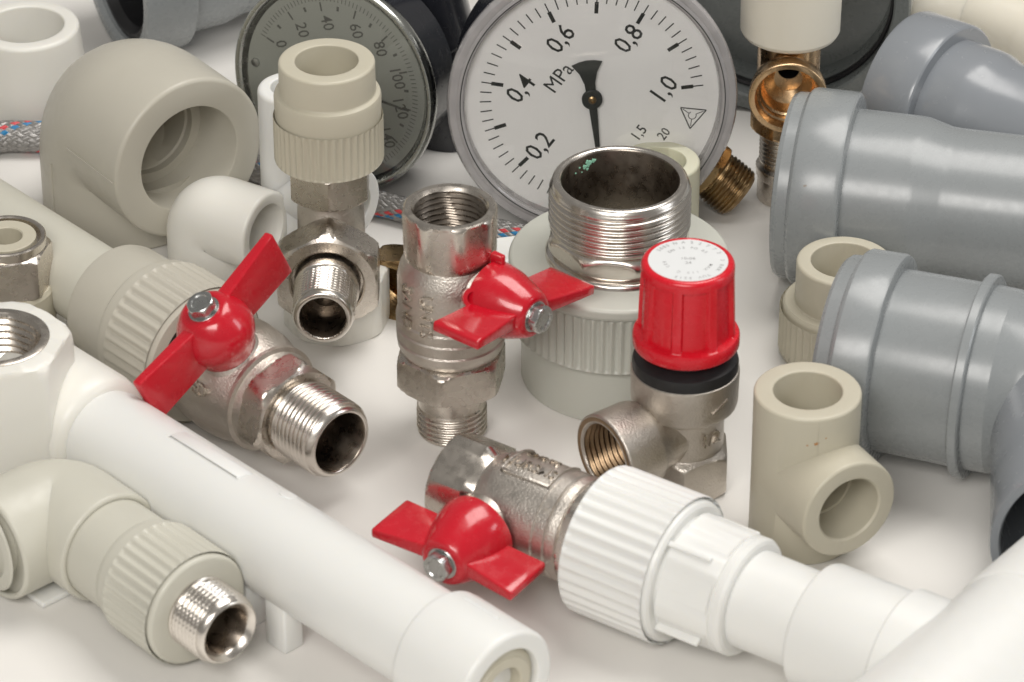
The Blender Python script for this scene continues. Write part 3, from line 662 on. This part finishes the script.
u = V(.94, -.34, 0).normalized(); E = Vector((11.477, -6.261, 3.42)); M = AX(E, u)
t = thing('drain_pipe', (E.x, E.y, 0), 'grey drain pipe with socket and thin raised ring, right of the beige tee', 'drain pipe')
part('socket_ring', MB().lathe(M, [(-1.15, 2.6), (-1.22, 2.8), (-1.2, 3.0), (-1.08, 3.1), (-.7, 3.14), (-.64, 3.2), (-.6, 3.34), (-.5, 3.4), (.55, 3.42), (.66, 3.38), (.7, 3.3), (.72, 3.0), (.72, 2.6)], 128), t, 'grey_pvc')
part('pipe', MB().lathe(M, [(-1.1, 0), (-1.1, 2.7), (-.5, 2.92), (.6, 2.94), (.9, 2.96), (3.0, 2.98), (3.3, 2.98), (3.32, 3.25), (3.37, 3.3), (3.62, 3.3), (3.67, 3.25), (3.69, 2.98), (4.4, 2.97), (5.1, 2.7), (5.5, 2.62), (9, 2.62), (9, 0)], 144), t, 'grey_pvc', 20)
u = V(-.10, -1, 0).normalized(); E = Vector((17.345, -16.083, 3.0)); M = AX(E, u)
t = thing('drain_pipe', (E.x, E.y, 0), 'short blue-grey drain pipe end cut by the right edge', 'drain pipe')
part('pipe', MB().lathe(M, [(-7.2, 0), (-7.2, 2.6), (-7.0, 2.9), (-6.6, 3.0), (-.8, 3.0), (-.1, 3.03), (0, 3.0), (0, 2.76), (-.1, 2.7), (-7.0, 2.68), (-7.0, 0)], 128), t, 'blue_grey_pvc', 25)
# top left
u = V(-.88, -.47, 0).normalized(); E = Vector((-14.986, 20.557, 3.2)); M = AX(E, u)
t = thing('drain_pipe', (E.x, E.y, 0), 'grey drain pipe with a dark open socket at the top left', 'drain pipe')
part('socket_ring', MB().lathe(M, [(-2.1, 2.5), (-2.1, 3.1), (-2.0, 3.17), (-.2, 3.2), (-.05, 3.16), (0, 3.1), (0, 2.75), (-.15, 2.55), (-2.0, 2.5)], 128), t, 'grey_pvc')
part('rubber_seal', MB().lathe(M, [(-1.9, 2.5), (-.3, 2.56), (-.25, 2.3), (-.6, 2.1), (-1.9, 2.1), (-1.9, 2.5)], 96), t, 'rubber_and_hole_shade')
part('pipe', MB().lathe(M, [(-14, 0), (-14, 2.5), (-4.6, 2.52), (-3.8, 2.72), (-2.0, 2.74), (-1.0, 2.5), (-1.0, 2.2), (-6, 2.2), (-6, 0)], 128), t, 'grey_pvc', 20)
# big ring behind the brass angle
u = V(-.22, -.975, 0).normalized(); E = Vector((9.531, 15.645, 5.0)); M = AX(E, u)
t = thing('drain_socket', (E.x, E.y, 0), 'huge dark grey drain socket standing open at the back', 'drain pipe')
part('socket', MB().lathe(M, [(-6, 0), (-6, 4.6), (-1.6, 4.7), (-1.4, 4.95), (-.15, 5.0), (0, 4.93), (0, 4.45), (-.08, 4.38), (-.9, 4.36), (-.95, 4.2), (-1.8, 4.1), (-1.8, 0)], 160), t, 'dark_grey_pvc', 25)
part('rubber_seal', MB().lathe(M, [(-.9, 4.36), (-.65, 4.36), (-.6, 4.3), (-.65, 4.2), (-.9, 4.2), (-.9, 4.36)], 128), t, 'rubber_and_hole_shade')

# ---------------------------------------------------------------- beige coupling behind the right drain pipe
b = Vector((11.022, -0.688, 0.0)); M = UP(b); zt = 3.619; b2 = M
t = thing('pipe_coupling', b, 'beige reducing coupling with a ribbed base behind the grey socket ring', 'pipe coupling')
part('body', MB().lathe(M, foot(0, 2.0, .1)+[(.3, 2.0), (1.9, 2.0), (2.0, 1.96), (2.06, 1.9), (2.08, 1.64), (2.12, 1.6)]+cup(zt, 1.6, 1.12, 1.6, .12), 96), t, 'beige')
part('ribbed_collar', MB().lathe(M, ribseg(.25, 1.86, 2.1, 44, .09, .14), 308), t, 'beige', 60)

# ---------------------------------------------------------------- ivory coupling
b = Vector((5.131, 6.606, 0.0)); M = UP(b); zt = 3.24
t = thing('pipe_coupling', b, 'small ivory plastic sleeve between the wide nickel thread and the pressure gauge', 'pipe coupling')
part('body', MB().lathe(M, foot(0, 1.62, .1)+[(.25, 1.62), (.35, 1.5), (.42, 1.41)]+cup(zt, 1.4, .92, 1.2, .1), 96), t, 'ivory')

# ---------------------------------------------------------------- white headed angle valve, top centre right
b = Vector((9.698, 9.658, 0.0)); M = UP(b)
t = thing('radiator_valve', b, 'brass angle valve with its mouth facing the viewer under a white cylindrical head', 'valve')
zw = 6.474; zp = 4.725; zn = 2.79; zq = 1.484
part('head', MB().lathe(M, [(zw, 0), (zw, 1.2), (zw+.06, 1.45), (zw+.2, 1.66), (zw+.35, 1.74), (zw+4, 1.78), (zw+4.2, 1.6), (zw+4.2, 0)], 96), t, 'cream')
part('neck', MB().lathe(M, [(zp+1.65, 0), (zp+1.65, 1.1), (zw+.1, 1.15), (zw+.1, 0)], 72), t, 'nickel')
up_ = V(-.06, -1, 0).normalized(); pc = V(b.x, b.y, zp+.35)
run = MB().lathe(M, [(zn, 0), (zn, 1.0)]+hexseg(zn, zn+1.2, 1.12, .1)+[(zn+1.3, 1.0), (zp, 1.1), (zp+1.7, 1.1), (zp+1.75, 1.0), (zp+1.75, 0)], 72)
br = MB().lathe(AX(pc, up_), [(-.4, 0), (-.4, 1.0), (1.2, 1.15), (1.35, 1.32)]+arc_out(2.0, 1.38, .07)+[(2.0, 0)], 72)
cut = MB().lathe(AX(pc, up_), [(.5, 0), (.5, .5), (.8, .85), (1.3, .95), (1.35, 1.02), (1.6, 1.02), (1.65, 1.08), (1.8, 1.08), (1.98, 1.16), (2.2, 1.18), (2.2, 0)], 72)
cut2 = MB().lathe(AX(pc+V(0, 0, .35), up_), [(-.4, 0), (-.4, .38), (1, .38), (1, 0)], 32)
bd = boolean(boolean(boolean(run, br, 'UNION'), cut), cut2)
_o = part('body', bd, t, 'bright_brass', 35); bore(_o, AX(pc+V(0, 0, .35), up_), .4, 'rubber_and_hole_shade', zmax=.45)  # brass hole walls coloured black to stand in for the shade inside
part('threaded_neck', MB().lathe(M, [(zq-.1, 0), (zq-.1, .8)]+thread(zq, zn+.05, .92, .17, .08)+[(zn+.05, 0)], 96), t, 'nickel', 40)
part('base', MB().lathe(M, foot(0, .95, .05)+[(.9, .95), (1.0, 1.0), (zq-.15, 1.02), (zq-.05, .9), (zq-.05, 0)], 72), t, 'nickel')

# ---------------------------------------------------------------- cream fittings, top right
E = Vector((16.77, 20.745, 2.0)); u = V(1, .1, 0).normalized()
t = thing('pipe_tee', (E.x, E.y, 0), 'cream plastic tee out of focus in the top right corner', 'pipe tee')
part('body', join(MB().lathe(AX(E, u), [(-2.05, 0), (-2.05, 1.0), (-2.0, 1.6), (-1.85, 1.72), (2.0, 1.72), (2.15, 1.6), (2.2, 1.0), (2.2, 0)], 72), MB().lathe(AX(E, V(.75, -.66, -.05)), [(0, 0), (0, 1.3), (3.6, 1.3), (3.6, 1.45), (8, 1.45), (8, 0)], 72)), t, 'cream', 40)

# ---------------------------------------------------------------- white fitting with brass insert behind the upright valve
a = Vector((-3.875, 1.832, 1.05)); c = Vector((0.0, 2.791, 1.02)); u = (c-a).normalized()
t = thing('threaded_socket', ((a.x+c.x)/2, (a.y+c.y)/2, 0), 'white square-bodied socket with a dark brass threaded insert behind the upright valve', 'pipe fitting')
part('body', MB().lathe(AX(a, u), [(.35, 0), (.35, 1.0, octf(.95, PI/4+.02, 4)), (.5, 1.22, octf(1.0, PI/4+.02, 4)), ((c-a).length+.3, 1.22, octf(1.0, PI/4+.02, 4)), ((c-a).length+.5, 1.3, octf(.95, PI/4+.02, 4)), ((c-a).length+.5, 0)], 96), t, 'white', 40)
part('brass_insert', MB().lathe(AX(a, V(-.45, -.89, 0)), [(-.8, 0)]+hexseg(-.8, .5, 1.2, .2)+[(.52, 1.0)]+ithread(.48, -.6, .9, .18, .1)+[(-.6, 0)], 96), t, 'brass', 40)

# ---------------------------------------------------------------- pressure gauge
n = V(.061, -.991, .116).normalized(); upv = V(-.792, .023, .610).normalized()
C0 = Vector((2.773, 7.919, 4.98)); M = FR(C0, upv, n)
low = V(C0.x, C0.y, 0)
t = thing('pressure_gauge', low, 'large round pressure gauge with a white MPa dial and black case leaning at the back', 'pressure gauge')
part('case', MB().lathe(M, [(-3.3, 0), (-3.3, 4.2), (-3.1, 4.5), (-2.8, 4.62), (-.3, 4.72), (-.25, 4.95), (-.05, 5.0), (-.05, 4.5), (-.08, 0)], 128), t, 'black_plastic')
part('rim', MB().lathe(M, [(-.05, 4.42), (-.05, 5.02), (.05, 5.05), (.35, 5.05), (.47, 4.98), (.5, 4.85), (.46, 4.74), (.5, 4.66), (.5, 4.6), (.42, 4.5), (.12, 4.42), (-.05, 4.42)], 144), t, 'clear_rim', 40)
part('groove', MB().lathe(M, [(.44, 4.585), (.505, 4.59), (.51, 4.62), (.44, 4.65)], 144), t, 'print_black')
dial = part('dial', MB().lathe(M, [(-.1, 0), (-.1, 4.5), (0, 4.5), (0, 0)], 96), t, 'dial_white')
part('glass', MB().lathe(M, [(.34, 0), (.34, 4.48), (.40, 4.48), (.40, 0)], 96), t, 'dial_glass')
def tick(mb, t_, r0, r1, w, z=.008):
    d = V(math.sin(t_), math.cos(t_), 0); s = V(d.y, -d.x, 0)*w
    P = [d*r0-s, d*r0+s, d*r1+s, d*r1-s]
    mb.poly(M, [(p.x, p.y, z) for p in P]+[(p.x, p.y, z-.006) for p in P], [(0, 1, 2, 3), (7, 6, 5, 4), (0, 4, 5, 1), (1, 5, 6, 2), (2, 6, 7, 3), (3, 7, 4, 0)])
mk = MB()
for i in range(51):
    a = math.radians(27.4*(i/5-5)); maj = i % 5 == 0
    tick(mk, a, 3.5, 3.9, .021)
    if maj: tick(mk, a, 3.13, 3.55, .068, .010)
part('scale_marks', mk, dial, 'print_black', root=t, kind='stuff')
def numeral(s, px, size, rot=0, z=.008, name='numeral', m='print_black', Mx=None, sx=.86, par=None, bold=.004):
    part(name, text_mesh(s, size, (Mx or M) @ Matrix.Translation((px[0], px[1], z)) @ Matrix.Rotation(rot, 4, 'Z') @ Matrix.Diagonal((sx, 1, 1, 1)), .003, bold=bold), par or dial, m, root=t)
for s, p in (('0,2', (-2.503, 0.347)), ('0,4', (-1.193, 2.192)), ('0,6', (1.095, 2.207)), ('0,8', (2.483, 0.304)), ('1,0', (1.71, -1.859))): numeral(s, p, .98)
numeral('0', (-3.458, -2.172), .98)
numeral('MPa', (-0.09, 1.376), .78, name='unit_mark', bold=0)
numeral('1,5', (-0.075, -2.157), .56, name='class_mark'); numeral('20', (0.411, -2.89), .5, name='class_mark')
# triangle mark
tm = MB(); T3 = [V(*(1.535, -2.734), 0), V(*(1.993, -3.524), 0), V(*(1.11, -3.498), 0)]
def line2(mb, p, q, w, z=.008):
    d = (q-p).normalized(); s = V(-d.y, d.x, 0)*w
    P = [p-s, p+s, q+s, q-s]; mb.poly(M, [(v.x, v.y, z) for v in P], [(0, 1, 2, 3)])
for i in range(3): line2(tm, T3[i], T3[(i+1) % 3], .022)
cT = (T3[0]+T3[1]+T3[2])/3
for i in range(9):
    a0, a1 = (math.radians(60+30*i), math.radians(90+30*i)); line2(tm, cT+V(math.cos(a0), math.sin(a0), 0)*.14, cT+V(math.cos(a1), math.sin(a1), 0)*.14, .014)
for i in range(3): line2(tm, cT+(T3[i]-cT)*.25, T3[i]*.8+cT*.2, .014)
part('approval_mark', tm, dial, 'print_black', root=t)
# pointer
tip = V(*(-1.488, -1.438), 0).normalized(); s = V(-tip.y, tip.x, 0)
def flat(mb, P, z0, z1):
    k = len(P); mb.poly(M, [(p.x, p.y, z1) for p in P]+[(p.x, p.y, z0) for p in P], [tuple(range(k)), tuple(range(2*k-1, k-1, -1))]+[(i, i+k, (i+1) % k+k, (i+1) % k) for i in range(k)])
pt = MB(); tail = V(*(0.943, 0.969), 0).normalized(); ts = V(-tail.y, tail.x, 0)
flat(pt, [s*.16, -s*.16, tip*2.9-s*.035, tip*2.9+s*.035], .14, .17)
flat(pt, [-ts*.16, tail*.6-ts*.19, tail*1.0-ts*.31, tail*1.36-ts*.54, tail*1.44-ts*.27, tail*1.47, tail*1.44+ts*.27, tail*1.36+ts*.54, tail*1.0+ts*.31, tail*.6+ts*.19, ts*.16], .14, .17)
pt.lathe(M, [(.1, 0), (.1, .36), (.2, .36), (.22, .33), (.22, 0)], 40)
pn = part('pointer', pt, t, 'print_black')
part('pivot', MB().lathe(M, [(.2, 0), (.2, .15), (.26, .14), (.29, .08), (.24, .07), (.24, 0)], 24), pn, 'brass', root=t)
# stem
sd = (-upv+V(0, -.18, 0)).normalized(); s0 = C0-n*1.2+(-upv)*4.5
sd = V(sd.x, sd.y, sd.z).normalized()
Ms = AX(s0, sd)
part('stem', MB().lathe(Ms, [(0, 0), (0, .9), (.6, .95)]+hexseg(.6, 1.15, .98, .3)+[(1.2, .9), (1.2, 0)], 72), t, 'brass')
part('threaded_end', MB().lathe(Ms, [(1.1, 0), (1.1, .9)]+thread(1.2, 2.25, .98, .16, .09)+[(2.3, .85), (2.36, .8), (2.36, .3), (2.0, .28), (2.0, 0)], 120), t, 'brass', 40)

# ---------------------------------------------------------------- thermometer
n = V(-.449, -.887, .106).normalized(); upv = V(.846, -.385, .369).normalized()
C1 = Vector((-6.262, 10.721, 3.98)); M = FR(C1, upv, n)
t = thing('dial_thermometer', (C1.x, C1.y, 0), 'grey dial thermometer with a metal rim standing behind the beige coupling', 'thermometer')
part('case', MB().lathe(M, [(-2.6, 0), (-2.6, 3.3), (-2.4, 3.5), (-.3, 3.62), (-.3, 3.85), (-.15, 3.88), (-.12, 0)], 96), t, 'black_plastic')
part('rim', MB().lathe(M, [(-.3, 3.3), (-.3, 3.9), (-.15, 4.0), (.1, 4.02), (.2, 4.0), (.26, 3.95), (.27, 3.86), (.22, 3.78), (.1, 3.74), (-.05, 3.5), (-.1, 3.3)], 128), t, 'dull_metal', 40)
dial = part('dial', MB().lathe(M, [(-.1, 0), (-.1, 3.6), (0, 3.6), (0, 0)], 96), t, 'dial_grey')
part('glass', MB().lathe(M, [(.1, 0), (.1, 3.74), (.15, 3.74), (.15, 0)], 96), t, 'dial_glass')
mk = MB()
for i in range(101):
    a = math.radians(27.3*(i/10-5))
    if i % 10 == 0: tick(mk, a, 2.72, 3.05, .03)
    elif i % 5 == 0: tick(mk, a, 2.78, 2.95, .045)
    tick(mk, a, 3.1, 3.3, .012)
part('scale_marks', mk, dial, 'print_faded', root=t, kind='stuff')
for s, p in (('0', (-1.777, -1.709)), ('20', (-2.145, -0.661)), ('40', (-2.237, 0.449)), ('60', (-1.77, 1.519)), ('80', (-0.982, 2.255)), ('100', (0.154, 2.571)), ('120', (1.248, 2.31)), ('140', (2.22, 1.412)), ('160', (2.721, 0.074))): numeral(s, p, .66, m='print_faded')
pt = MB(); tip = V(*(1.467, 2.783), 0).normalized(); s = V(-tip.y, tip.x, 0)
flat(pt, [s*.1-tip*.8, -s*.1-tip*.8, tip*3.0-s*.02, tip*3.0+s*.02], .05, .07)
pt.lathe(M, [(.0, 0), (.0, .3), (.09, .3), (.09, 0)], 32)
part('pointer', pt, t, 'print_faded')
part('screw', MB().lathe(M @ Matrix.Translation(((-1.285, -2.988)[0], (-1.285, -2.988)[1], 0)), [(0, 0), (0, .17), (.08, .15), (.1, .08), (.1, 0)], 24), t, 'steel')

# ---------------------------------------------------------------- black pipe behind the dials
b = Vector((-2.189, 12.97, 0.0))
t = thing('black_sleeve', b, 'glossy black plastic sleeve standing between the two dials', 'pipe sleeve')
part('body', MB().lathe(AX(b+V(0, 1.5, 0), V(-.25, .0, .97)), [(0, 0), (0, 1.7), (3.8, 1.7), (4.0, 1.9), (9, 1.95), (9, 0)], 72), t, 'black_plastic')
